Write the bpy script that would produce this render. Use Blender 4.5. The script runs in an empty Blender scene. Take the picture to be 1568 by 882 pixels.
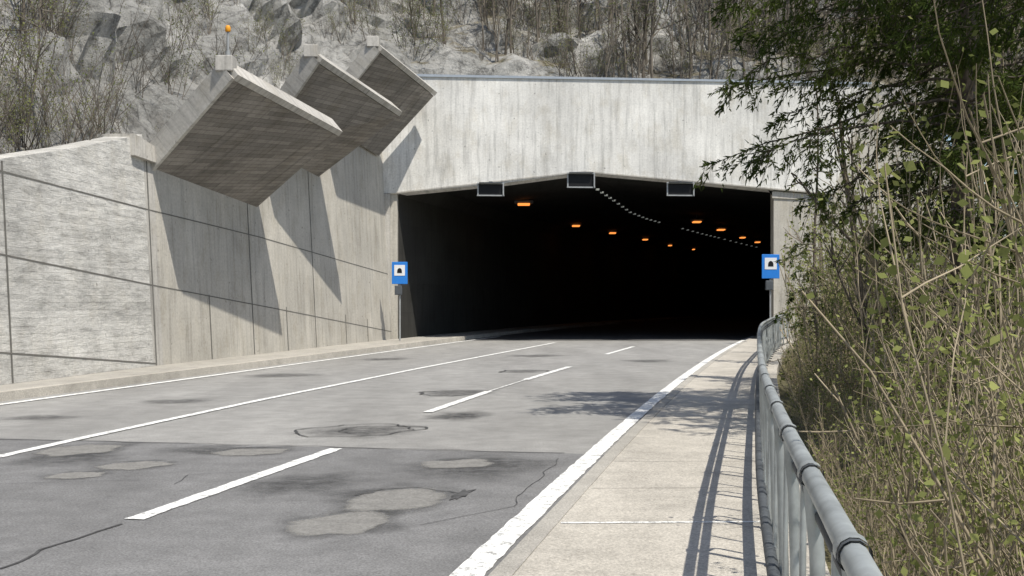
import bpy, math, random
import numpy as np
from mathutils import Vector, noise
from mathutils.bvhtree import BVHTree
random.seed(7); rng=np.random.default_rng(7)
scene=bpy.context.scene
F=1900.0; CX=784.0; HY=460.0; H=1.7
def P(px,py,Y): return (( px-CX)/F*Y, Y, H+(HY-py)/F*Y)
def G(px,py,z=0.0):
    Y=(H-z)*F/(py-HY); return ((px-CX)/F*Y,Y)

# ---------------------------------------------------------------- materials
def newmat(name):
    m=bpy.data.materials.new(name); m.use_nodes=True
    nt=m.node_tree; nt.nodes.clear()
    out=nt.nodes.new('ShaderNodeOutputMaterial'); b=nt.nodes.new('ShaderNodeBsdfPrincipled')
    nt.links.new(b.outputs[0],out.inputs[0]); b.inputs['Roughness'].default_value=.9
    b.inputs['Specular IOR Level'].default_value=.2
    return m,nt,b,out
def N(nt,t,**kw):
    n=nt.nodes.new(t)
    for k,v in kw.items(): setattr(n,k,v)
    return n
def coords(nt,kind='Object',scale=(1,1,1),rot=(0,0,0)):
    tc=N(nt,'ShaderNodeTexCoord'); mp=N(nt,'ShaderNodeMapping')
    mp.inputs['Scale'].default_value=scale; mp.inputs['Rotation'].default_value=rot
    nt.links.new(tc.outputs[kind],mp.inputs[0]); return mp.outputs[0]
def noi(nt,co,scale,detail=5,rough=.6):
    n=N(nt,'ShaderNodeTexNoise'); n.inputs['Scale'].default_value=scale
    n.inputs['Detail'].default_value=detail; n.inputs['Roughness'].default_value=rough
    nt.links.new(co,n.inputs['Vector']); return n.outputs['Fac']
def ramp(nt,fac,stops):
    r=N(nt,'ShaderNodeValToRGB'); e=r.color_ramp.elements
    while len(e)<len(stops): e.new(.5)
    for i,(p,c) in enumerate(stops):
        e[i].position=p; e[i].color=(c,c,c,1) if not hasattr(c,'__len__') else (*c,1)
    nt.links.new(fac,r.inputs[0]); return r.outputs[0]
def mix(nt,fac,a,b,mode='MIX'):
    m=N(nt,'ShaderNodeMix',data_type='RGBA',blend_type=mode)
    for s,v in ((0,fac),(6,a),(7,b)):
        if hasattr(v,'node'): nt.links.new(v,m.inputs[s])
        elif s==0: m.inputs[0].default_value=v
        else: m.inputs[s].default_value=(*v,1)
    return m.outputs[2]
def bump(nt,b,h,st=.3,dist=.02):
    n=N(nt,'ShaderNodeBump'); n.inputs['Strength'].default_value=st; n.inputs['Distance'].default_value=dist
    nt.links.new(h,n.inputs['Height']); nt.links.new(n.outputs[0],b.inputs['Normal'])

def concrete(name,col,vertical=True,board=.14,blen=2.5,contrast=.12,stain=.5,mort=.75,bs=.5,bd=.02,streak=(5,.35,1),rough=False):
    m,nt,b,o=newmat(name)
    co=coords(nt,'UV',rot=(0,0,math.pi/2 if vertical else 0))
    br=N(nt,'ShaderNodeTexBrick'); br.inputs['Scale'].default_value=1
    br.inputs['Brick Width'].default_value=blen; br.inputs['Row Height'].default_value=board
    br.inputs['Mortar Size'].default_value=.006; br.inputs['Mortar Smooth'].default_value=.6
    c=np.array(col)
    br.inputs['Color1'].default_value=(*(c*(1+contrast)),1); br.inputs['Color2'].default_value=(*(c*(1-contrast)),1)
    br.inputs['Mortar'].default_value=(*(c*mort),1)
    nt.links.new(co,br.inputs['Vector'])
    base=coords(nt,'UV')
    big=ramp(nt,noi(nt,base,.35,6,.65),[(.3,.75),(.7,1.12)])
    c1=mix(nt,1,br.outputs['Color'],big,'MULTIPLY')
    st=coords(nt,'UV',scale=streak)
    s=ramp(nt,noi(nt,st,1.0,6,.7),[(.34,.5),(.5,1),(.75,1.12)])
    c2=mix(nt,stain,c1,s,'MULTIPLY')
    fine=ramp(nt,noi(nt,base,14,4,.7),[(.3,.85),(.7,1.1)])
    c3=mix(nt,1,c2,fine,'MULTIPLY')
    pit=ramp(nt,noi(nt,base,7,2,.5),[(.25,.35),(.31,1)])
    c4=mix(nt,.6,c3,pit,'MULTIPLY')
    bl=ramp(nt,noi(nt,coords(nt,'UV',scale=(1,.6,1)),1.3,7,.7),[(.36,(.80,.77,.71)),(.5,(1,1,1))])
    c4=mix(nt,stain,c4,bl,'MULTIPLY')
    hsum=mix(nt,.5,br.outputs['Color'],noi(nt,base,6,6,.7))
    if rough:
        rn=noi(nt,coords(nt,'UV',scale=(.7,2.4,1)),1.7,9,.8)
        c4=mix(nt,.7,c4,ramp(nt,rn,[(.36,.45),(.52,1.0),(.7,1.25)]),'MULTIPLY')
        hsum=mix(nt,.8,br.outputs['Color'],rn)
    nt.links.new(c4,b.inputs['Base Color'])
    bump(nt,b,hsum,bs,bd)
    return m
M_portal=concrete('concrete_portal',(.74,.73,.69),True,.16,3.2,.04,.58,.9,.3)
M_wallA=concrete('concrete_wall_rough',(.68,.665,.62),False,.15,2.8,.03,.4,.75,.9,.09,(.4,1.6,1),True)
M_wallB=concrete('concrete_wall_smooth',(.49,.465,.41),True,.5,2.5,.035,.5,.85,.35)
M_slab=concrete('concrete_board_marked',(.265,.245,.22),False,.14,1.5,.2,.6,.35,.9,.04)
M_cap=concrete('concrete_edge',(.50,.48,.44),False,.5,3,.04,.7,.9,.3)
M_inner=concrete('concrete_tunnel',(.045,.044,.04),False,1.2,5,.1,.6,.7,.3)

def simple(name,col,rough=.8,var=.2,scale=6,metal=0,bs=0):
    m,nt,b,o=newmat(name); co=coords(nt)
    c=np.array(col); n=noi(nt,co,scale,5,.65)
    nt.links.new(ramp(nt,n,[(.3,tuple(c*(1-var))),(.7,tuple(np.minimum(c*(1+var),1)))]),b.inputs['Base Color'])
    b.inputs['Roughness'].default_value=rough; b.inputs['Metallic'].default_value=metal
    if bs: bump(nt,b,n,bs,.02)
    return m
def asphalt(name,col,streak=1):
    m,nt,b,o=newmat(name); co=coords(nt); c=np.array(col)
    big=ramp(nt,noi(nt,coords(nt,scale=(1,.22,1),rot=(0,0,.2)),.6,6,.6),[(.3,.80),(.7,1.15)])
    fine=ramp(nt,noi(nt,co,60,3,.8),[(.3,.55),(.72,1.5)])
    med=ramp(nt,noi(nt,co,2.2,7,.7),[(.32,.82),(.68,1.12)])
    x=mix(nt,1,tuple(c),big,'MULTIPLY'); x=mix(nt,1,x,fine,'MULTIPLY'); x=mix(nt,1,x,med,'MULTIPLY')
    nt.links.new(x,b.inputs['Base Color']); bump(nt,b,noi(nt,co,90,2,.8),.5,.01)
    b.inputs['Roughness'].default_value=.85
    return m
M_asph=asphalt('asphalt_weathered',(.295,.29,.276))
M_asph2=asphalt('asphalt_dark',(.198,.197,.195))
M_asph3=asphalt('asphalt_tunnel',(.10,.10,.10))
M_walk=asphalt('concrete_pavement',(.47,.44,.385))
M_walk2=asphalt('concrete_kerb',(.40,.38,.34))
M_joint=simple('joint_dark',(.15,.145,.13))
M_black=simple('black_paint',(.012,.012,.013),.5)
M_frame=simple('grey_metal',(.35,.36,.36),.5,.15,8,.3)
M_galv=simple('galvanised_steel',(.42,.45,.45),.5,.25,5,.5)
M_dark=simple('dark_steel',(.10,.11,.12),.6,.2,5,.3)
M_blue=simple('sign_blue',(.03,.20,.62),.4,.05)
M_white=simple('sign_white',(.75,.75,.75),.5,.04)
M_flash=simple('flashing_metal',(.42,.45,.48),.4,.1,4,.5)
M_crack=simple('crack_tar',(.08,.08,.08),.9,.4)
M_bark=simple('bark_spruce',(.12,.10,.08),.95,.5,7,0,.8)
M_wood=simple('bark_grey',(.155,.135,.11),.95,.6,.7)
M_wood2=simple('bark_tan',(.31,.26,.18),.95,.5,1.2)
def emis(name,col,s):
    m,nt,b,o=newmat(name); b.inputs['Base Color'].default_value=(*col,1)
    b.inputs['Emission Color'].default_value=(*col,1); b.inputs['Emission Strength'].default_value=s; return m
M_lamp=emis('sodium_lamp',(1,.30,.06),1.5); M_spotglow=emis('sun_spot_glow',(.8,.85,.8),.16)  # second one is no lamp: faint emission imitating sun spots on the ceiling
M_orange=simple('orange_plastic',(.75,.32,.03),.4,.05)
def paint(name,wear=.42):
    m,nt,b,o=newmat(name); co=coords(nt)
    n=noi(nt,co,9,8,.75); n2=noi(nt,co,60,2,.8)
    f=ramp(nt,mix(nt,.35,n,n2),[(wear-.05,0),(wear+.04,1)])
    nt.links.new(mix(nt,f,(.27,.27,.26),(.80,.80,.77)),b.inputs['Base Color']); return m
M_line=paint('road_paint',.455)
M_line2=paint('road_paint_faded',.49)
def leaf(name,c1,c2,sc=1.2,tl=.35):
    m,nt,b,o=newmat(name); co=coords(nt)
    n=noi(nt,co,sc,3,.6)
    c=ramp(nt,n,[(.35,c1),(.65,c2)])
    df=N(nt,'ShaderNodeBsdfDiffuse'); nt.links.new(c,df.inputs[0])
    tr=N(nt,'ShaderNodeBsdfTranslucent'); nt.links.new(c,tr.inputs[0])
    ms=N(nt,'ShaderNodeMixShader'); ms.inputs[0].default_value=tl
    nt.links.new(df.outputs[0],ms.inputs[1]); nt.links.new(tr.outputs[0],ms.inputs[2]); nt.links.new(ms.outputs[0],o.inputs[0])
    nt.nodes.remove(b)
    return m
M_needle=leaf('spruce_needles',(.04,.065,.018),(.11,.14,.035),1.0)
M_leaf=leaf('spring_leaves',(.13,.155,.05),(.34,.36,.13),.8)
M_leafd=leaf('hill_leaves',(.12,.15,.05),(.27,.28,.11),.3)
def softmat(name,col,a=1.0,lo=.15):
    m,nt,b,o=newmat(name); c=np.array(col)
    nt.links.new(ramp(nt,noi(nt,coords(nt),50,3,.8),[(.3,tuple(c*.65)),(.7,tuple(c*1.35))]),b.inputs['Base Color'])
    at=N(nt,'ShaderNodeAttribute',attribute_name='soft'); n=noi(nt,coords(nt),5,6,.7)
    mul=N(nt,'ShaderNodeMath',operation='MULTIPLY'); nt.links.new(at.outputs['Fac'],mul.inputs[0])
    r=ramp(nt,n,[(.3,lo),(.65,1)]); nt.links.new(r,mul.inputs[1])
    m2=N(nt,'ShaderNodeMath',operation='MULTIPLY'); nt.links.new(mul.outputs[0],m2.inputs[0]); m2.inputs[1].default_value=a
    tr=N(nt,'ShaderNodeBsdfTransparent'); ms=N(nt,'ShaderNodeMixShader')
    nt.links.new(m2.outputs[0],ms.inputs[0]); nt.links.new(tr.outputs[0],ms.inputs[1]); nt.links.new(b.outputs[0],ms.inputs[2]); nt.links.new(ms.outputs[0],o.inputs[0])
    return m
M_stain=softmat('damp_stain',(.085,.085,.085),.65)
M_patch=softmat('asphalt_patch',(.285,.278,.26),.85,.7)
def rockmat():
    m,nt,b,o=newmat('limestone_hillside'); co=coords(nt)
    n1=noi(nt,co,.45,9,.7); n2=noi(nt,co,2.2,9,.78)
    rock=ramp(nt,n1,[(.30,(.23,.22,.20)),(.44,(.36,.355,.33)),(.57,(.49,.48,.45)),(.68,(.70,.69,.65))])
    v=N(nt,'ShaderNodeTexVoronoi',feature='DISTANCE_TO_EDGE'); v.inputs['Scale'].default_value=.5
    wco=N(nt,'ShaderNodeVectorMath',operation='ADD'); nz=N(nt,'ShaderNodeTexNoise'); nz.inputs['Scale'].default_value=.9; nz.inputs['Detail'].default_value=7; nz.inputs['Roughness'].default_value=.7
    nt.links.new(coords(nt,scale=(1,1,.6),rot=(.4,.3,0)),wco.inputs[0])
    nt.links.new(co,nz.inputs['Vector']); nt.links.new(nz.outputs['Color'],wco.inputs[1]); nt.links.new(wco.outputs[0],v.inputs['Vector'])
    crack=ramp(nt,v.outputs['Distance'],[(.0,.3),(.03,1)])
    rock=mix(nt,.5,rock,crack,'MULTIPLY')
    rock=mix(nt,1,rock,ramp(nt,n2,[(.37,.4),(.48,1),(.7,1.2)]),'MULTIPLY')
    soil=ramp(nt,n2,[(.35,(.08,.085,.04)),(.47,(.20,.175,.115)),(.58,(.36,.33,.26)),(.68,(.66,.64,.58))])
    at=N(nt,'ShaderNodeAttribute',attribute_name='rock')
    geo=N(nt,'ShaderNodeNewGeometry'); sp=N(nt,'ShaderNodeSeparateXYZ'); nt.links.new(geo.outputs['Normal'],sp.inputs[0])
    a=N(nt,'ShaderNodeMath',operation='MULTIPLY_ADD'); nt.links.new(sp.outputs['Z'],a.inputs[0]); a.inputs[1].default_value=-.9
    nt.links.new(at.outputs['Fac'],a.inputs[2])
    a2=N(nt,'ShaderNodeMath',operation='MULTIPLY_ADD'); nt.links.new(n1,a2.inputs[0]); a2.inputs[1].default_value=1.4; nt.links.new(a.outputs[0],a2.inputs[2])
    f=ramp(nt,a2.outputs[0],[(.66,0),(.82,1)])
    nt.links.new(mix(nt,f,soil,rock),b.inputs['Base Color'])
    bump(nt,b,n2,1,.35)
    return m
M_rock=rockmat()
M_ground=simple('ground_soil',(.12,.11,.06),.95,.45,2.5,0,.6)

# ---------------------------------------------------------------- mesh helpers
def link(ob,parent=None):
    scene.collection.objects.link(ob)
    if parent: ob.parent=parent
    return ob
def empty(name):
    e=bpy.data.objects.new(name,None); return link(e)
def mobj(name,v,f,mat,parent=None,smooth=False,uv=None):
    me=bpy.data.meshes.new(name); me.from_pydata([tuple(p) for p in v],[],f)
    mats=mat if isinstance(mat,list) else [mat]
    for mm in mats: me.materials.append(mm)
    import bmesh
    bm=bmesh.new(); bm.from_mesh(me); bmesh.ops.recalc_face_normals(bm,faces=bm.faces); bm.to_mesh(me); bm.free()
    uvl=me.uv_layers.new(name='UVMap')
    for p in me.polygons:
        n=p.normal
        if uv is not None: t=Vector(uv[0]); w=Vector(uv[1])
        elif abs(n.z)>.8: t=Vector((1,0,0)); w=Vector((0,1,0))
        else:
            t=Vector((0,0,1)).cross(n).normalized(); w=Vector((0,0,1))
        for li in p.loop_indices:
            co=me.vertices[me.loops[li].vertex_index].co
            uvl.data[li].uv=(co.dot(t),co.dot(w))
        p.use_smooth=smooth
    ob=bpy.data.objects.new(name,me); return link(ob,parent)
def prism(name,poly,ext,mat,parent=None,uv=None):
    n=len(poly); a=[Vector(p) for p in poly]; b=[p+Vector(ext) for p in a]
    f=[list(range(n)),list(range(2*n-1,n-1,-1))]+[[i,(i+1)%n,n+(i+1)%n,n+i] for i in range(n)]
    return mobj(name,a+b,f,mat,parent,uv=uv)
def box(name,c,s,mat,parent=None,rz=0,bev=0):
    cx,cy,cz=c; sx,sy,sz=[k/2 for k in s]; cr,sr=math.cos(rz),math.sin(rz); v=[]
    for z in(-sz,sz):
        for x,y in((-sx,-sy),(sx,-sy),(sx,sy),(-sx,sy)): v.append((cx+x*cr-y*sr,cy+x*sr+y*cr,cz+z))
    ob=mobj(name,v,[[3,2,1,0],[4,5,6,7],[0,1,5,4],[1,2,6,5],[2,3,7,6],[3,0,4,7]],mat,parent)
    if bev:
        md=ob.modifiers.new('b','BEVEL'); md.width=bev; md.segments=2
    return ob
class Acc:
    def __init__(s): s.v=[];s.f=[];s.m=[];s.n=0
    def add(s,v,f,m=0):
        v=np.asarray(v,float).reshape(-1,3); f=np.asarray(f,int)
        s.v.append(v); s.f.append(f+s.n); s.m.append(np.full(len(f),m)); s.n+=len(v)
    def get(s): return np.concatenate(s.v),np.concatenate(s.f),np.concatenate(s.m)
def tube(acc,pts,rad,n=3,m=0,cap=False):
    pts=np.asarray(pts,float); k=len(pts); rad=np.asarray(rad,float)*np.ones(k)
    t=np.gradient(pts,axis=0); t/=np.linalg.norm(t,axis=1)[:,None]+1e-9
    ref=np.array([.31,.52,.79]) if abs(t[0]@np.array([.31,.52,.79]))<.9 else np.array([1,0,0.])
    u=np.cross(t,ref); u/=np.linalg.norm(u,axis=1)[:,None]+1e-9; w=np.cross(t,u)
    a=np.arange(n)*2*math.pi/n
    v=pts[:,None,:]+rad[:,None,None]*(np.cos(a)[None,:,None]*u[:,None,:]+np.sin(a)[None,:,None]*w[:,None,:])
    i=np.arange(k-1)[:,None]*n; j=np.arange(n)[None,:]; j2=(j+1)%n
    f=np.stack([i+j,i+j2,i+n+j2,i+n+j],-1).reshape(-1,4)
    acc.add(v,f,m)
def leaves(acc,c,size,m=1,asp=.55):
    c=np.asarray(c,float).reshape(-1,3); n=len(c)
    a=rng.normal(size=(n,3)); a/=np.linalg.norm(a,axis=1)[:,None]
    b=np.cross(a,rng.normal(size=(n,3))); b/=np.linalg.norm(b,axis=1)[:,None]
    s=(size*rng.uniform(.6,1.4,n))[:,None]
    v=np.stack([c-a*s,c+b*s*asp,c+a*s,c-b*s*asp],1)
    acc.add(v,np.arange(4*n).reshape(-1,4),m)
def accobj(name,data,mats,parent=None,smooth=False,keep=None):
    v,f,m=data
    if keep is not None:
        k=keep(v[f].mean(1)); f=f[k]; m=m[k]
        used=np.unique(f); mp=np.zeros(len(v),int); mp[used]=np.arange(len(used)); v=v[used]; f=mp[f]
    me=bpy.data.meshes.new(name)
    me.vertices.add(len(v)); me.vertices.foreach_set('co',v.ravel())
    me.loops.add(f.size); me.loops.foreach_set('vertex_index',f.ravel().astype(np.int32))
    me.polygons.add(len(f)); me.polygons.foreach_set('loop_start',(np.arange(len(f))*4).astype(np.int32))
    me.polygons.foreach_set('loop_total',np.full(len(f),4,np.int32))
    for x in mats: me.materials.append(x)
    me.polygons.foreach_set('material_index',m.astype(np.int32))
    me.update(); me.validate()
    if smooth: me.polygons.foreach_set('use_smooth',np.ones(len(me.polygons),bool))
    return link(bpy.data.objects.new(name,me),parent)

# ---------------------------------------------------------------- alignment
def curve(Y): return .0015*max(Y-50,0)**2
def xl(Y): return -8.6+.202*(Y-20.8)+curve(Y)
def xr(Y):
    return -1.354+.18*Y+.00074*Y*Y if Y<50 else 9.496+.254*(Y-50)+.0012*(Y-50)**2
RY=[-8,0,2.6,3.67,4.75,6.15,9.5,13,20,26,29.9,38,45.4,49]
RX=[-1.2,.28,.73,.9,1.08,1.32,1.92,2.6,3.98,5.2,6.04,7.95,9.85,11.2]
def xrail(Y): return float(np.interp(Y,RY,RX))
def xwall(Y): return -9.35+.135*(Y-22.65) if Y<29.45 else -13.64+.177*Y
def strip(name,fL,fR,Ys,z,mat,parent=None,skirt=0):
    v=[];f=[]
    for Y in Ys:
        a=[(fL(Y),Y,z),(fR(Y),Y,z)]
        if skirt: a=[(fL(Y),Y,z-skirt)]+a+[(fR(Y),Y,z-skirt)]
        v+=a
    k=4 if skirt else 2
    for i in range(len(Ys)-1):
        for j in range(k-1): f.append([i*k+j,i*k+j+1,(i+1)*k+j+1,(i+1)*k+j])
    return mobj(name,v,f,mat,parent)
Ys=list(np.arange(-14,50,1.5))+list(np.arange(50,165,3.0))
road=empty('road')
strip('asphalt_surface',lambda Y:xl(Y)-.05,lambda Y:xr(Y)+.05,Ys,0,M_asph,road)
s0=G(0,672);s1=G(880,695)
def seamY(x): return s0[1]+(s1[1]-s0[1])*(x-s0[0])/(s1[0]-s0[0])
v=[];f=[];cols=14
for i in range(31):
    for j in range(cols+1):
        t=j/cols
        yend=seamY(xl(15)*(1-t)+xr(14)*t)+.05*math.sin(j*2.1)
        Y=-14+(yend+14)*i/30
        v.append((xl(Y)*(1-t)+(xr(Y)-.02)*t,Y,.004))
for i in range(30):
    for j in range(cols): a=i*(cols+1)+j; f.append([a,a+1,a+cols+2,a+cols+1])
mobj('asphalt_resurfaced',v,f,M_asph2,road)
def ribbon(name,pts,w,z,mat,parent=road,ragged=0):
    if ragged:
        q=[]
        for i in range(len(pts)-1):
            a=Vector(pts[i][:2]);b=Vector(pts[i+1][:2]); k=max(1,int((b-a).length/.12))
            q+=[a.lerp(b,j/k) for j in range(k)]
        pts=q+[Vector(pts[-1][:2])]
    pts=[Vector((p[0],p[1],0)) for p in pts]; v=[];f=[]
    for i,p in enumerate(pts):
        d=(pts[min(i+1,len(pts)-1)]-pts[max(i-1,0)]).normalized(); nn=Vector((d.y,-d.x,0))*w/2
        r1=1+ragged*noise.noise(Vector((p.x*3,p.y*3,1)))+ragged*.6*random.uniform(-1,1); r2=1+ragged*noise.noise(Vector((p.x*3,p.y*3,7)))+ragged*.6*random.uniform(-1,1)
        v+=[(p+nn*r1+Vector((0,0,z))),(p-nn*r2+Vector((0,0,z)))]
        if i: f.append([2*i-2,2*i-1,2*i+1,2*i])
    return mobj(name,v,f,mat,parent)
ribbon('edge_line_right',[(xr(Y)-.34,Y) for Y in np.arange(-6,60,1)],.20,.012,M_line,ragged=.12)
L=[G(0,700),G(130,671),G(400,613),G(650,563),G(850,525)]
L=[(L[0][0]-.2*18,L[0][1]-18)]+L
ribbon('centre_line',L,.14,.012,M_line,ragged=.14)
ribbon('edge_line_left',[(xl(Y)+.42,Y) for Y in np.arange(-6,60,2)],.16,.012,M_line,ragged=.1)
for i,(a,b) in enumerate([((205,797),(515,688)),((655,632),(748,600)),((805,582),(872,562)),((928,543),(970,531))]):
    ribbon('lane_dash_%d'%i,[G(*a),G(*b)],.155,.012,M_line,ragged=.15)
a=G(748,600);b=G(805,582); ribbon('lane_dash_worn',[a,b],.05,.0115,M_line2)
zc=[.0045]
def blob(name,px,py,rx,ry,mat,soft=.4,irr=.18,seed=0,z=None):
    zc[0]+=.00015
    cx,cy=G(px,py); ax=rx*cy/F; ay=ry*cy*cy/(H*F); n=60; rings=[0,.35,.6,.8,.92,1]
    z=z or zc[0]
    v=[(cx,cy,z)];al=[1.0]
    for r in rings[1:]:
        for k in range(n):
            t=2*math.pi*k/n; q=r*(1+irr*noise.noise(Vector((math.cos(t)*1.6+seed*3.1,math.sin(t)*1.6,seed)))*2+irr*.5*noise.noise(Vector((math.cos(t)*6,math.sin(t)*6,seed+9)))+irr*.35*noise.noise(Vector((math.cos(t)*17,math.sin(t)*17,seed+4))))
            v.append((cx+ax*q*math.cos(t)+.2*ay*q*math.sin(t),cy+ay*q*math.sin(t),z)); al.append((1-r)/soft)
    f=[[0,1+k,1+(k+1)%n] for k in range(n)]
    for r in range(len(rings)-2):
        for k in range(n): a=1+r*n; f.append([a+k,a+n+k,a+n+(k+1)%n,a+(k+1)%n])
    ob=mobj(name,v,f,mat,road)
    at=ob.data.attributes.new('soft','FLOAT','POINT')
    at.data.foreach_set('value',[min(1,q) for q in al])
for i,(x,y,rx,ry) in enumerate([(450,742,95,22),(740,715,130,22),(715,637,40,8),(555,660,105,11),(700,602,65,6),(690,637,45,7),(270,615,60,5),(430,575,60,4),(820,545,50,2.5),(990,553,40,3),(60,640,70,5),(800,569,40,3),(590,550,40,2.5),(560,756,70,9),(110,702,90,14),(340,690,110,8)]):
    blob('damp_stain_%d'%i,x,y,rx,ry,M_stain,.6,seed=i+40)
pl=[(525,803,80,18),(605,766,78,17),(702,711,60,7),(205,714,52,7),(120,690,58,10),(385,693,54,6),(118,729,42,6)]
for i,(x,y,rx,ry) in enumerate(pl): blob('repair_edge_%d'%i,x+3,y-1,rx*1.35,ry*1.4,M_stain,.5,seed=i+20)
for i,(x,y,rx,ry) in enumerate(pl): blob('repair_patch_%d'%i,x,y,rx,ry,M_patch,.12,seed=i,irr=.15)
def ring(name,px,py,rx,ry,w=.03,z=.0105,seed=0,a0=0,a1=2*math.pi):
    cx,cy=G(px,py); ax=rx*cy/F; ay=ry*cy*cy/(H*F)
    pts=[]
    for k in range(41):
        t=a0+(a1-a0)*k/40; q=1+.35*noise.noise(Vector((math.cos(t)*1.5,math.sin(t)*1.5,seed*2.3)))+.1*noise.noise(Vector((math.cos(t)*6,math.sin(t)*6,seed)))
        pts.append((cx+ax*q*math.cos(t)+.25*ay*math.sin(t),cy+ay*q*math.sin(t)))
    ribbon(name,pts,w,z,M_crack,ragged=.6)
ring('crack_1',555,659,85,9,.03,seed=1); ring('crack_2',570,659,55,6,.025,seed=2,a1=5)
ring('crack_3',700,602,55,4,.05,seed=3,a0=1,a1=5.5); ring('crack_4',605,766,80,18,.015,seed=4,a0=.4,a1=2.8)
ring('crack_5',800,569,35,2.5,.06,seed=5,a0=0,a1=4)
def crack(name,pix,w):
    pts=[]
    for i in range(len(pix)-1):
        a=Vector(G(*pix[i]));b=Vector(G(*pix[i+1])); k=max(3,int((b-a).length/.15))
        for q in range(k):
            p=a.lerp(b,q/k); n=noise.noise(Vector((p.x*2,p.y*2,3)))*.07+noise.noise(Vector((p.x*9,p.y*9,3)))*.02; pts.append((p.x+n,p.y+n))
    ribbon(name,pts,w,.0105,M_crack)
crack('crack_6',[(0,873),(90,835),(205,798)],.025)
crack('crack_7',[(0,673),(300,680),(620,688),(880,696)],.03)
crack('crack_8',[(0,742),(250,735)],.008); crack('crack_9',[(270,742),(290,728),(430,722)],.008)
crack('crack_10',[(645,805),(780,778),(860,700)],.008)
blob('tar_spot',708,758,9,7,M_crack,1,irr=.5,seed=5,z=.0108)
pv=empty('pavement')
strip('pavement_slab',xr,lambda Y:xrail(Y)+.35 if Y<49 else xr(Y)+2,Ys,.075,M_walk,pv,.9)
strip('kerb_stone',lambda Y:xr(Y)-.14,lambda Y:xr(Y)-.001,Ys,.082,M_walk2,pv,.2)
for i,(py) in enumerate([801,748,707,660,641,620,600,585]):
    Y0=(H-.075)*F/(py-HY)
    ribbon('slab_joint_%d'%i,[(xr(Y0)+.02,Y0),(xrail(Y0)+.3,Y0+.05)],.01 if i else .06,.079,M_joint if i else M_line2,pv)
wk=empty('walkway')
strip('walkway_slab',lambda Y:(xwall(Y) if Y<50 else -4.64+.2*(Y-50)+curve(Y))-.1,lambda Y:xl(Y)-.16,Ys,.15,M_walk2,wk,.3)
strip('kerb_stone',lambda Y:xl(Y)-.159,xl,Ys,.156,M_walk,wk,.3)

# ---------------------------------------------------------------- ground sheet
def gz(x,y):
    d=x-xrail(min(max(y,-8),49))-.3
    if d<0: return -.06
    return -.06-.55*min(d,3)-.25*min(max(d-3,0),14)+.25*noise.noise(Vector((x*.5,y*.5,0)))*min(d,1)
gx=sorted(set([-600,-300,-120,-60,-30]+list(np.arange(-16,30,.8))+[34,40,50,70,120,300,600]))
gy=sorted(set([-600,-300,-120,-50,-25]+list(np.arange(-14,62,1.0))+[70,90,120,170,300,600]))
v=[(x,y,gz(x,y)) for y in gy for x in gx]; nx=len(gx)
f=[[j*nx+i,j*nx+i+1,(j+1)*nx+i+1,(j+1)*nx+i] for j in range(len(gy)-1) for i in range(nx-1)]
mobj('ground',v,f,M_ground,smooth=True)

# ---------------------------------------------------------------- hillside
ctl=[(-15,-40,2.2,-1,0,.6),(-13.2,0,2.8,-1,0,.6),(-11.9,10,3.0,-1,.05,.7),(-10.35,22.65,4.0,-1,.1,.8),(-9.45,29.4,5.35,-.98,.2,1.15),
 (-8.9,33,5.3,-.97,.25,1.3),(-8.2,37,6.0,-.95,.3,1.35),(-7.2,43,7.3,-.9,.45,1.3),(-6.9,48,9.2,-.75,.66,1.15),(-6.2,51.35,10.55,-.4,.9,1.0),
 (0,52.0,10.55,-.1,1,.8),(7,52.7,10.55,0,1,.85),(15,53.4,10.5,.05,1,.55),(20,53.2,8.6,.15,1,.4),(27,52,6.0,.2,1,.35),(45,44,-1,.3,.95,.35),(130,10,-6,.5,.85,.35)]
ctl=np.array(ctl,float); seg=np.r_[0,np.cumsum(np.linalg.norm(np.diff(ctl[:,:2],axis=0),axis=1))]
ss=np.r_[np.arange(0,38,1.5),np.arange(38,118,.3),np.arange(118,seg[-1],2.5)]
cc=np.array([[np.interp(s,seg,ctl[:,k]) for k in range(6)] for s in ss])
dd=np.r_[np.arange(0,16,.28),np.arange(16,40,.8),np.arange(40,110,5.)]
v=[];rk=[]
for c in cc:
    dr=Vector((c[3],c[4],0)).normalized()
    if c[0]>18: steep=.95
    else: steep=float(np.interp(c[5],[.3,.9,1.15],[.62,.75,1.3])) if c[1]>46 else float(np.interp(c[5],[.6,1.1],[.9,1.3]))
    if 12<c[0]<=18: steep=.68+(c[0]-12)/6*.27
    for d in dd:
        x=c[0]+dr.x*d; y=c[1]+dr.y*d; z=c[2]+steep*d
        amp=min(1,d/2.0)
        p=Vector((x,y,z)); q=p*.22
        n=noise.fractal(q,1.0,2.0,6)*1.7+ (noise.ridged_multi_fractal(p*.3,.9,2.1,6,1,2)-1.2)*.65*min(c[5],1.2)
        vd=noise.voronoi(p*.4)[0][0]
        n+= (vd-.4)*1.4*max(0,min(1,c[5]-.3))
        v.append((x-dr.x*n*amp*.8,y-dr.y*n*amp*.8,z+n*amp*.35-.3*(1-amp))); rk.append(c[5])
nd=len(dd); f=[[i*nd+j,i*nd+j+1,(i+1)*nd+j+1,(i+1)*nd+j] for i in range(len(cc)-1) for j in range(nd-1)]
hill=mobj('rocky_hillside',v,f,M_rock)
at=hill.data.attributes.new('rock','FLOAT','POINT'); at.data.foreach_set('value',rk)
bvh=BVHTree.FromPolygons([Vector(p) for p in v],f)
def hz(x,y):
    h=bvh.ray_cast(Vector((x,y,150)),Vector((0,0,-1)))
    return h[0].z if h[0] else None

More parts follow.
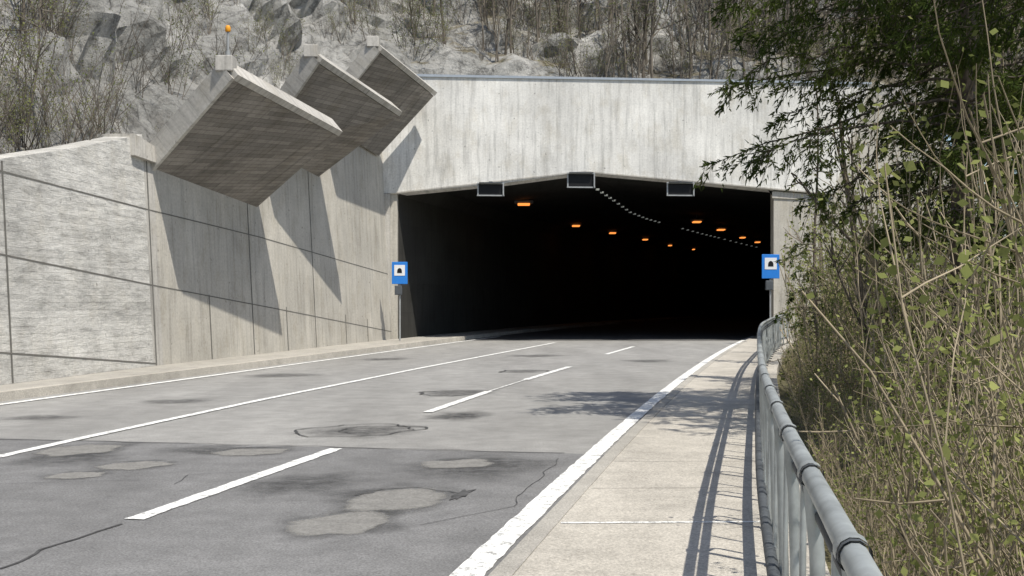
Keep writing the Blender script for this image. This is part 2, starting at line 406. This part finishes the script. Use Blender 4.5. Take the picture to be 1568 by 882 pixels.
# ---------------------------------------------------------------- retaining wall
wall=empty('retaining_wall')
def wallpt(Y,z,off=0): return (xwall(Y)-.05*z+off,Y,z)
def wallsec(name,tops,mat,th=.6):
    v=[];f=[]
    for Y,zt in tops:
        a=wallpt(Y,-.2); b=wallpt(Y,zt); v+=[a,b,(b[0]-th,b[1],b[2]),(a[0]-th,a[1],a[2])]
    k=len(tops)
    for i in range(k-1):
        for j in range(4): f.append([4*i+j,4*i+(j+1)%4,4*i+4+(j+1)%4,4*i+4+j])
    f+= [[3,2,1,0],[4*k-4,4*k-3,4*k-2,4*k-1]]
    return mobj(name,v,f,mat,wall)
wallsec('rough_section',[(-20,2.9),(5,3.1),(15,3.6),(22.65,4.25),(26,4.9),(29.3,5.62)],M_wallA)
wallsec('coping',[(29.301,5.2),(29.8,5.2)],M_cap,.8)
prism('top_ledge',[wallpt(28.6,5.55,.12),wallpt(30.4,5.25,.12),wallpt(30.4,4.95,.12),wallpt(28.6,5.05,.12)],(-.9,.1,0),M_cap,wall)
wallsec('section_a',[(29.801,5.1),(36.4,4.75)],M_wallB)
wallsec('section_b',[(36.401,6.5),(42.1,6.15)],M_wallB)
wallsec('section_c',[(42.101,7.9),(50.3,7.75)],M_wallB)
def jn(name,pts,w=.035,off=.006,vert=False):
    v=[];f=[]
    for i,(Y,z) in enumerate(pts):
        if vert: v+=[wallpt(Y-w/2*2.5,z,off),wallpt(Y+w/2*2.5,z,off)]
        else: v+=[wallpt(Y,z-w/2,off),wallpt(Y,z+w/2,off)]
        if i: f.append([2*i-2,2*i-1,2*i+1,2*i])
    mobj(name,v,f,M_joint,wall)
jn('joint_h1',[(5,4.0-1),(22.65,4.12),(29.44,3.85)],.035)
jn('joint_h1b',[(29.46,3.85),(36.4,3.55),(49.8,2.75)],.03)
jn('joint_h2',[(5,3.3),(22.65,2.57),(29.44,2.06)],.035)
jn('joint_h2b',[(29.46,2.06),(38,1.4),(49.8,.45)],.03)
jn('joint_h3',[(5,1.5),(22.65,.75),(29.44,.2)],.035)
for k,(Y,zt) in enumerate([(23.1,4.3),(29.44,5.1),(32.6,1.85),(35.5,4.7),(38.2,1.5),(40.8,6.1),(44,1.2),(46.6,1.0)]):
    jn('joint_v%d'%k,[(Y,0.16),(Y,zt)],.025,.007,True)
# ---------------------------------------------------------------- three inclined slabs
slabs=[((250,250,29.78),(355,122,28.8),(517,208,35.2),(405,312,36.2)),
       ((0,0,0),(487,97,35.8),(610,178,40.9),(500,265,41.8)),
       ((0,0,0),(580,80,41.7),(664,147,49.2),(590,232,48.9))]
for i,(a,b,c,d) in enumerate(slabs):
    e=empty('concrete_baffle' )
    B=Vector(P(*b));C=Vector(P(*c));D=Vector(P(*d))
    A=Vector(P(*a)) if a[2] else (Vector((-7.2,36.7,6.45)) if i==1 else Vector((-6.2,42.4,7.95)))
    A.x-=.1; D.x-=.1
    nrm=(D-A).cross(B-A).normalized()
    if nrm.x>0: nrm=-nrm
    t=nrm*.42
    tu=(D-A).normalized(); wv=(B-A).normalized()
    A2=A-(B-A)*.08; D2=D-(C-D)*.08
    pts=[A2,B,C,D2]+[p+t for p in (A2,B,C,D2)]
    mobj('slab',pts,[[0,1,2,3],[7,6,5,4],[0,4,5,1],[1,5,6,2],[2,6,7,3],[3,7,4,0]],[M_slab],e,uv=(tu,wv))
    k=wv*.02; q=-tu*.14
    prism('cheek_beam',[A2+q-nrm*.05,B+q-nrm*.05+k*3,B+q+t*1.1+k*3,A2+q+t*1.1],tu*.138,M_cap,e,uv=(wv,nrm))
    prism('outer_edge_beam',[B+k-nrm*.03,C+k-nrm*.03,C+wv*.2-nrm*.03,B+wv*.2-nrm*.03],nrm*.5,M_cap,e,uv=(tu,nrm))
    prism('root_haunch',[A2+t*.9,A2+t*.9+Vector((-1.4,.2,.2)),A2+t*.5+Vector((-1.4,.2,-1.3)),A2+Vector((-.25,0,-.5))],(D2-A2)*.99,M_cap,e)
    box('top_block',B+t*.8+wv*.1+Vector((-.02,.1,.05)),(.4,.5,.36),M_cap,e,bev=.02)
bc=empty('warning_beacon'); bp=Vector(P(349,98,29.0))+Vector((0,0,-.2))
acc=Acc(); tube(acc,[bp,bp+Vector((0,0,.95))],.03,8,0); tube(acc,[bp+Vector((0,0,.05)),bp+Vector((0,0,.5))],.06,8,0)
accobj('mast',acc.get(),[M_frame],bc)
acc=Acc(); z=bp+Vector((0,0,.95)); tube(acc,[z,z+Vector((0,0,.02)),z+Vector((0,0,.1)),z+Vector((0,0,.15)),z+Vector((0,0,.16))],[.05,.065,.065,.04,.001],10,0)
accobj('orange_lens',acc.get(),[M_orange],bc,True)

# ---------------------------------------------------------------- portal
tun=empty('tunnel_portal')
def pp(X,z,dy=0): return (X,50+.1*(X+3.1)+dy,z)
poly=[pp(-4.63,6.0),pp(-.2,6.48),pp(2.95,6.93),pp(7,6.62),pp(10.87,6.28),pp(13.35,6.1),pp(14.95,10.72),pp(-6.6,10.7),pp(-6.6,6.0)]
prism('lintel',poly,(.1,1.3,0),M_portal,tun)
for a,b,nm in ((poly[0],poly[2],'a'),(poly[2],poly[5],'b')):
    a=Vector(a)+Vector((0,-.003,-.0));b=Vector(b)+Vector((0,-.003,0))
    prism('drip_edge_'+nm,[a,b,b+Vector((0,0,.05)),a+Vector((0,0,.05))],(0,-.03,0),M_cap,tun)
prism('flashing',[pp(-3.6,10.7,-.06),pp(15.0,10.72,-.06),pp(15.0,10.8,-.06),pp(-6.6,10.8,-.06)],(.1,1.45,0),M_flash,tun)
prism('left_pier',[pp(-6.6,-.2,.12),pp(-4.63,-.2,.12),pp(-4.63,6.0,.12),pp(-6.6,6.0,.12)],(.1,1.1,0),M_wallB,tun)
prism('left_pier_pilaster',[pp(-5.3,-.2,-.1),pp(-4.9,-.2,-.1),pp(-4.9,5.98,-.1),pp(-5.3,5.98,-.1)],(0,.2,0),M_cap,tun)
prism('right_pier',[pp(10.87,-3,.15),pp(13.3,-3,.15),pp(13.3,6.08,.15),pp(10.87,6.25,.15)],(.1,1.1,0),M_wallB,tun)
prism('right_wing',[pp(13.31,-4,.3),pp(22,-4,.3),pp(20.5,5.5,.3),pp(17.5,9.6,.3),pp(14.7,10.6,.3),pp(13.31,6.1,.3)],(.1,.8,0),M_wallB,tun)
prism('right_pier_cap',[pp(10.8,5.95,.1),pp(13.4,5.85,.1),pp(13.4,6.05,.1),pp(10.8,6.22,.1)],(0,.05,0),M_cap,tun)
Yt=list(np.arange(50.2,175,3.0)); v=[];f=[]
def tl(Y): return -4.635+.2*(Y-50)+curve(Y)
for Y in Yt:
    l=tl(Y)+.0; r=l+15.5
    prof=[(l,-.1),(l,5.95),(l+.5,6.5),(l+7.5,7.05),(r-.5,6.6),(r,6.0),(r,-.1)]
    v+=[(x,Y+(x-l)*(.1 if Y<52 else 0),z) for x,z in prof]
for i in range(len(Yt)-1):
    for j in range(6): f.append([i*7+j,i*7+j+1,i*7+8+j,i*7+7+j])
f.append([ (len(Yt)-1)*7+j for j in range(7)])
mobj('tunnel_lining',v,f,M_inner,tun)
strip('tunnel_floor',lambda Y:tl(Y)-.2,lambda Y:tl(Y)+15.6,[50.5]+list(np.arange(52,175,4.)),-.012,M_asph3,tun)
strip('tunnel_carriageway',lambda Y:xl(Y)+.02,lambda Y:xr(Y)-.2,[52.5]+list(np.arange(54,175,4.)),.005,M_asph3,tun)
for i,(x,y,s) in enumerate([(802,313,1.0),(882,346,.8),(938,357,.75),(988,367,.65),(1026,376,.45),(1062,382,.3),(1067,340,.8),(1104,352,.8),(1137,364,.6),(1160,371,.6)]):
    Y=4.75*F/(HY-y); X=(x-CX)/F*Y
    lp=empty('tunnel_lamp')
    box('housing',(X,Y,6.56),(.95*s,.5,.14),M_dark,lp,0,.02)
    box('lens',(X,Y,6.45),(.6*s,.7,.08),M_lamp,lp,0,.03)
    acc=Acc(); tube(acc,[(X,Y,6.6),(X,Y,7.0)],.03,6); accobj('hanger',acc.get(),[M_dark],lp)
mk=empty('ceiling_sun_spots')  # glowing segments added along the ceiling in place of reflected sun spots
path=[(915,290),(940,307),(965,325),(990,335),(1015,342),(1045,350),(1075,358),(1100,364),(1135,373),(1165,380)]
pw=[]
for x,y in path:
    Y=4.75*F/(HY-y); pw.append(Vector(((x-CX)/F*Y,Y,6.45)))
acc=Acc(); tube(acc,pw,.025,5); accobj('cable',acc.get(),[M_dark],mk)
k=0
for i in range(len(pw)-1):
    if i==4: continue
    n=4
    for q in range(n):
        p=pw[i].lerp(pw[i+1],q/n); box('sun_spot_%d'%k,p,(.13,.35,.05),M_spotglow,mk); k+=1
for x,y,w,h in ((752,294,38,18),(888,279,40,21),(1040,291,40,19)):
    e=empty('lane_signal_box'); c=Vector(P(x,y,50.9)); sx=w/F*50.9; sz=h/F*50.9
    yb=50+.1*(c.x+3.1)-.3; c.y=yb
    box('casing',c,(sx,.35,sz),M_black,e,.1,.015)
    for dx,dz,ww,hh in ((0,sz/2,sx+.08,.05),(0,-sz/2,sx+.08,.05),(-sx/2,0,.05,sz),(sx/2,0,.05,sz)):
        box('frame',(c.x+dx,c.y-.2,c.z+dz),(ww,.06,hh),M_frame,e,.1)
    box('hood',(c.x,c.y-.25,c.z+sz/2+.02),(sx*.9,.25,.03),M_dark,e,.1)
    box('bracket',(c.x,c.y+.2,c.z+.2),(.15,.3,.3),M_dark,e)
for x,y,w,h,Y,gz0 in ((612,418,24,34,47.8,.15),(1180,408,27,37,47.5,.07)):
    e=empty('emergency_bay_sign'); c=Vector(P(x,y,Y)); sx=w/F*Y; sz=h/F*Y
    box('blue_panel',c,(sx,.05,sz),M_blue,e,0,.015)
    box('white_field',(c.x,c.y-.03,c.z+.12*sz),(sx*.68,.012,sz*.48),M_white,e)
    acc=[(c.x+sx*.15*math.cos(t),c.y-.045,c.z+.08*sz+sx*.2*math.sin(t)) for t in np.linspace(0,math.pi,12)]
    prism('black_symbol',[(c.x+sx*.15,c.y-.045,c.z-.0*sz)]+acc+[(c.x-sx*.15,c.y-.045,c.z-.0*sz)],(0,.008,0),M_black,e)
    a=Acc(); tube(a,[(c.x,c.y+.06,gz0),(c.x,c.y+.06,c.z+sz/2)],.035,8); accobj('pole',a.get(),[M_frame],e)
    box('control_box',(c.x-.05,c.y+.03,c.z-sz*.78),(.28,.18,.36),M_dark,e,0,.02)

# ---------------------------------------------------------------- railing
rl=empty('pedestrian_railing')
ysm=list(np.arange(-2.0,12,.4))+list(np.arange(12,48,1.0))
def smx(Y): return float(np.mean([xrail(Y+o) for o in(-1.2,-.6,0,.6,1.2)]))
acc=Acc()
tube(acc,[(smx(Y),Y,1.15) for Y in ysm],.032,12,0)
tube(acc,[(smx(Y)-.02,Y,.3) for Y in ysm],.036,8,1)
tube(acc,[(smx(Y)+.03,Y,1.07) for Y in ysm],.02,8,1)  # this pipe and the next are added to widen the top rail's shadow
tube(acc,[(smx(Y)+.03,Y,1.02) for Y in ysm],.02,8,1)
Y=-.95
while Y<47:
    x=smx(Y); dx=(smx(Y+.2)-x)/.2; tn=Vector((dx,1,0)).normalized()
    pr=Vector((tn.y,-tn.x,0)); o=Vector((x,Y,0))
    pr_pts=[o+pr*a+Vector((0,0,zz)) for zz,a in ((.075,.04),(.3,.035),(.9,.02),(1.12,0))]
    tube(acc,pr_pts,.026,8,0)
    tube(acc,[o+tn*.2+pr*.03+Vector((0,0,.3)),o+tn*.2+pr*.03+Vector((0,0,.82)),o+tn*.16+pr*.03+Vector((0,0,.93)),o+tn*.04+pr*.02+Vector((0,0,.98))],.015,6,0)
    tube(acc,[o+tn*.6+pr*.01+Vector((0,0,.3)),o+tn*.6+pr*.02+Vector((0,0,1.03))],.013,6,0)
    tube(acc,[o-tn*.035+Vector((0,0,1.15)),o+tn*.035+Vector((0,0,1.15))],.040,12,0)
    tube(acc,[o-tn*.06+Vector((0,0,1.15)),o-tn*.036+Vector((0,0,1.15))],.038,12,1)
    tube(acc,[o+pr*.04+Vector((0,0,.07)),o+pr*.04+Vector((0,0,.1))],.07,8,1)
    Y+=1.22
accobj('rails_and_posts',acc.get(),[M_galv,M_dark],rl,True)

# ---------------------------------------------------------------- vegetation
def rv(s=1): return rng.normal(size=3)*s
def grow(acc,p,d,L,r,depth,tips,kids=5,up=.15,jit=.12,segs=5,mat=0,spread=.7):
    pts=[np.array(p,float)]; d=np.array(d,float); d/=np.linalg.norm(d)
    for i in range(segs):
        d=d+rv(jit)+np.array([0,0,up]); d/=np.linalg.norm(d); pts.append(pts[-1]+d*L/segs)
    rr=np.linspace(r,r*.35,segs+1); tube(acc,pts,rr,3 if r<.05 else 6,mat)
    tips+=pts[2:]
    if depth>0:
        for k in range(kids):
            t=rng.uniform(.2,.98)*segs; i=min(int(t),segs-1); q=pts[i]+(pts[i+1]-pts[i])*(t-i)
            dr=(pts[i+1]-pts[i]); dr/=np.linalg.norm(dr); c=dr+rv(spread); 
            grow(acc,q,c,L*rng.uniform(.25,.5)*(1-.4*t/segs),r*.5,depth-1,tips,max(2,kids-1),up,jit,max(3,segs-1),mat,spread)
def place(big,tpl,pos,sc,rot,szz=1):
    v,f,m=tpl; c,s=math.cos(rot),math.sin(rot)
    w=np.empty_like(v); w[:,0]=(v[:,0]*c-v[:,1]*s)*sc; w[:,1]=(v[:,0]*s+v[:,1]*c)*sc; w[:,2]=v[:,2]*sc*szz; w+=np.array(pos)
    big.v.append(w); big.f.append(f+big.n); big.m.append(m); big.n+=len(v)
tw=[]
for k in range(7):
    a=Acc(); tips=[]; grow(a,(0,0,-.4),(rng.normal()*.07,rng.normal()*.07,1),rng.uniform(6,9),rng.uniform(.055,.1),2,tips,8,.06,.06,6,0,.5)
    if k%2: 
        t=np.array(tips); t=t[rng.random(len(t))<.7]; leaves(a,t+rng.normal(size=t.shape)*.12,.045,1)
    tw.append(a.get())
ts=[]
for k in range(7):
    a=Acc(); tips=[]
    for q in range(8):
        grow(a,(*(rng.normal(size=2)*.15),-.2),(rng.normal()*.4,rng.normal()*.4,1),rng.uniform(1.4,2.6),.014,1,tips,6,.08,.1,5,0,.6)
    if k%3!=0:
        t=np.array(tips); t=np.repeat(t,2,0); leaves(a,t+rng.normal(size=t.shape)*.07,.03,1)
    ts.append(a.get())
big=Acc(); n=0
while n<430:
    x=rng.uniform(-9,36); y=52.8+ (12*rng.random() if x<18 else 24*rng.random())
    if x<-2 and rng.random()<.5: continue
    z=hz(x,y)
    if z is None: continue
    place(big,tw[rng.integers(7)],(x,y,z),rng.uniform(.45,1.1),rng.uniform(0,6.28)); n+=1
accobj('bare_woodland',big.get(),[M_wood,M_leafd])
big=Acc()
for i in range(330):
    x=rng.uniform(-8,30); y=53+12*rng.random()**1.3; z=hz(x,y)
    if z is None: continue
    place(big,ts[rng.integers(7)],(x,y,z),rng.uniform(.5,1.2),rng.uniform(0,6.28))
for i in range(420):
    y=rng.uniform(14,47); x=xwall(y)-1.0-10*rng.random()**1.5; z=hz(x,y)
    if z is None: continue
    if y>30 and rng.random()<.72: continue
    place(big,ts[rng.integers(7)],(x,y,z),rng.uniform(.45,1.1),rng.uniform(0,6.28))
accobj('hillside_scrub',big.get(),[M_wood,M_leafd])
for i,(Y,dx,sc) in enumerate([(23,.8,.55),(25,1.4,.66),(27,1.2,.55),(29.5,2.6,.6),(33,4.8,.6),(22,2.4,.6),(40,7,.8),(36,6,.6),(24.5,3.0,.75),(23.6,1.2,.6)]):
    x=xwall(Y)-dx-.6; z=hz(x,Y) or 5
    b=Acc(); place(b,tw[(2*i+1)%7],(x,Y,z),sc,i*1.3); place(b,ts[1],(x+.4,Y,z),.9,i)
    accobj('budding_tree',b.get(),[M_wood,M_leafd])
ysn=np.linspace(0,50,101); xsn=np.array([smx(t) for t in ysn])
def clear(c):
    xe=np.interp(c[:,1],ysn,xsn); m=np.interp(c[:,1],[5,12,20,45],[.25,.38,.5,.6])
    return c[:,0]>xe+m+.15*np.sin(c[:,2]*3.1+c[:,1])
tb=[]
for k in range(7):
    a=Acc(); tips=[]
    for q in range(8):
        grow(a,(*(rng.normal(size=2)*.25),-.2),(rng.normal()*.3,rng.normal()*.3,1),rng.uniform(1.6,3.6),rng.uniform(.008,.018),1,tips,7,.07,.1,6,0,.6)
    t=np.array(tips); t=np.repeat(t,[1,4,1,6,3,5,2][k],0); leaves(a,t+rng.normal(size=t.shape)*.07,.021,1,.7)
    tb.append(a.get())
big=Acc()
for i in range(225):
    y=4.5+43*rng.random()**1.2; d=rng.uniform(1.0,9) if y>9 else rng.uniform(1.0,5)
    x=smx(y)+.3+d; z=gz(x,y)
    k=rng.integers(7) if rng.random()<.5 else (int(rng.choice([3,5,1])) if y>12 else int(rng.choice([0,2,6])))
    place(big,tb[k],(x,y,z),rng.uniform(.5,1.2)*(1+.012*y),rng.uniform(0,6.28),.95)
for i in range(34):      # taller shrubs half way to the portal
    y=rng.uniform(16,40); x=smx(y)+rng.uniform(1.4,5.5)
    place(big,tb[rng.integers(7)],(x,y,gz(x,y)),rng.uniform(1.3,1.9),rng.uniform(0,6.28),1.1)
for i in range(140):
    y=rng.uniform(4,47); x=smx(y)+rng.uniform(.6,1.6); 
    place(big,ts[rng.integers(7)],(x,y,gz(x,y)),rng.uniform(.3,.55),rng.uniform(0,6.28))
accobj('embankment_bushes',big.get(),[M_wood2,M_leaf],keep=clear)
big=Acc()
for i in range(26):
    y=rng.uniform(20,44); x=smx(y)+rng.uniform(1.8,9)
    place(big,tw[(2*rng.integers(3)+1)],(x,y,gz(x,y)),rng.uniform(.6,.95),rng.uniform(0,6.28))
accobj('sapling_thicket',big.get(),[M_wood,M_leaf],keep=clear)
def spruce(name,pos,Ht,prof,z0,seed,extra=[],dens=1.0,tr=.15,tw_=.075,nk=11):
    global rng
    old=rng; rng=np.random.default_rng(seed)
    a=Acc(); pos=np.array(pos,float)
    tube(a,[pos+np.array([.04*math.sin(z),.04*math.cos(z*1.3),z]) for z in np.linspace(-.5,Ht,24)],np.linspace(tr,.02,24),9,0)
    A=[];B=[];br=[]
    z=z0
    while z<Ht-.3:
        for q in range(int(rng.integers(3,6)*dens+.5)):
            br.append((z+rng.normal()*.1,rng.uniform(0,6.28),float(np.interp(z,prof[0],prof[1]))*rng.uniform(.55,1.1),1.0))
        z+=.36
    for q in range(16): br.append((rng.uniform(1.5,z0+1),rng.uniform(0,6.28),rng.uniform(.5,1.6),.0))
    br+=[(*e,.7) for e in extra]
    for z,az,Lb,den in br:
        d=np.array([math.cos(az),math.sin(az),0]); n=max(5,int(Lb/.3)); pts=[]
        rise=rng.uniform(.0,.25)
        for i in range(n+1):
            t=i/n; p=pos+np.array([0,0,z])+d*Lb*t+np.array([0,0,Lb*(rise*t-.42*t*t+.12*t**4)])
            pts.append(p+(rv(.03) if i else 0))
        pts=np.array(pts); tube(a,pts,np.linspace(.018+.004*Lb,.005,n+1),4,0)
        side=np.array([-d[1],d[0],0])
        if den==0: continue
        nt=int(Lb/tw_*den)
        for k in range(nt):
            t=rng.uniform(.15,1.0); fi=t*n; i=min(int(fi),n-1); q=pts[i]+(pts[i+1]-pts[i])*(fi-i)
            sg=rng.choice([-1,1]); l=(.2+.5*(1-t))*rng.uniform(.6,1.3)*min(1.2,Lb/2.6)+.12
            dr=side*sg*rng.uniform(.2,1)+d*.55+np.array([0,0,rng.uniform(-1.6,-.1)]); dr/=np.linalg.norm(dr)
            e=q+dr*l+np.array([0,0,-.12*l]); A.append(q);B.append(e)
            if rng.random()<.8:
                m=q+(e-q)*rng.uniform(.3,.7); dr2=dr+rv(.5); dr2/=np.linalg.norm(dr2); A.append(m);B.append(m+dr2*l*.55)
        for i in range(n//3,n): A.append(pts[i]);B.append(pts[i+1])
    A=np.array(A);B=np.array(B)
    dv=B-A; L=np.linalg.norm(dv,axis=1)[:,None]; u=dv/L
    w=np.cross(u,rng.normal(size=u.shape)); w/=np.linalg.norm(w,axis=1)[:,None]; s=.005
    v=np.stack([A-w*s,A+w*s,B+w*s*.5,B-w*s*.5],1); a.add(v,np.arange(4*len(A)).reshape(-1,4),0)
    for k in range(nk):
        t=rng.random((len(A),1))**.8; c=A+dv*t
        w=np.cross(u,rng.normal(size=u.shape)); w/=np.linalg.norm(w,axis=1)[:,None]
        nd=(u*1.0+w*.7); nd/=np.linalg.norm(nd,axis=1)[:,None]; h=np.cross(nd,rng.normal(size=u.shape)); h/=np.linalg.norm(h,axis=1)[:,None]
        ln=rng.uniform(.055,.095,(len(A),1)); wd=.0125
        v=np.stack([c-h*wd,c+h*wd,c+nd*ln+h*wd*.3,c+nd*ln-h*wd*.3],1); a.add(v,np.arange(4*len(A)).reshape(-1,4),1)
    rng=old
    return accobj(name,a.get(),[M_bark,M_needle])
pr1=([0,4,6,6.8,7.6,8.6,10,15.5],[1.2,1.4,1.8,2.0,2.4,3.3,3.4,.3])
spruce('spruce_tree',(6.2,17,-2.2),15.5,pr1,5.0,3,[(6.6,3.1,3.6),(7.1,2.95,3.3),(6.3,3.35,3.2),(7.3,3.3,3.4),(5.9,2.8,2.3),(6.9,3.0,2.6),(8.3,3.3,3.4),(8.0,2.9,3.0)],1.1,.2,.07,12)
spruce('spruce_tree',(8.9,20.5,-3),17,([0,4,7,17],[1.8,2.4,3.2,.2]),4.4,5,[],1.0,.2,.08,11)
spruce('spruce_tree',(6.4,13.0,-2),15,([0,5,8,15],[1.2,1.7,2.4,.2]),4.6,8,[],.9,.12,.08,11)
spruce('spruce_tree',(7.6,31,-2),9.0,([0,3,9],[1.3,1.2,.1]),3.0,11,[],.5,.05)
spruce('spruce_tree',(13.8,31,-4),19,([0,4,19],[3,3.4,.2]),4,13,[],.9,.2,.1,11)

# ---------------------------------------------------------------- light, world, camera
lx,ly,lz=-.375,.45,-1.0
sd=bpy.data.lights.new('sun','SUN'); sd.energy=5.0; sd.angle=math.radians(.5); sd.color=(1,.945,.85)
so=bpy.data.objects.new('sun',sd); link(so); so.rotation_euler=Vector((lx,ly,lz)).to_track_quat('-Z','Y').to_euler()
w=bpy.data.worlds.new('World'); scene.world=w; w.use_nodes=True
nt=w.node_tree; bg=nt.nodes['Background']; sk=nt.nodes.new('ShaderNodeTexSky'); sk.sky_type='NISHITA'; sk.sun_disc=False
sk.sun_elevation=math.atan(1/math.hypot(lx,ly)); sk.sun_rotation=math.atan2(-lx,-ly)
nt.links.new(sk.outputs[0],bg.inputs[0]); bg.inputs[1].default_value=.14
scene.view_settings.view_transform='Standard'; scene.view_settings.look='None'; scene.view_settings.exposure=0
cd=bpy.data.cameras.new('camera'); cd.sensor_width=36; cd.lens=36*F/1568; cd.shift_y=19/1568; cd.clip_end=3000; cd.clip_start=.05
co=bpy.data.objects.new('camera',cd); link(co); co.location=(0,0,H); co.rotation_euler=(math.pi/2,0,0); scene.camera=co
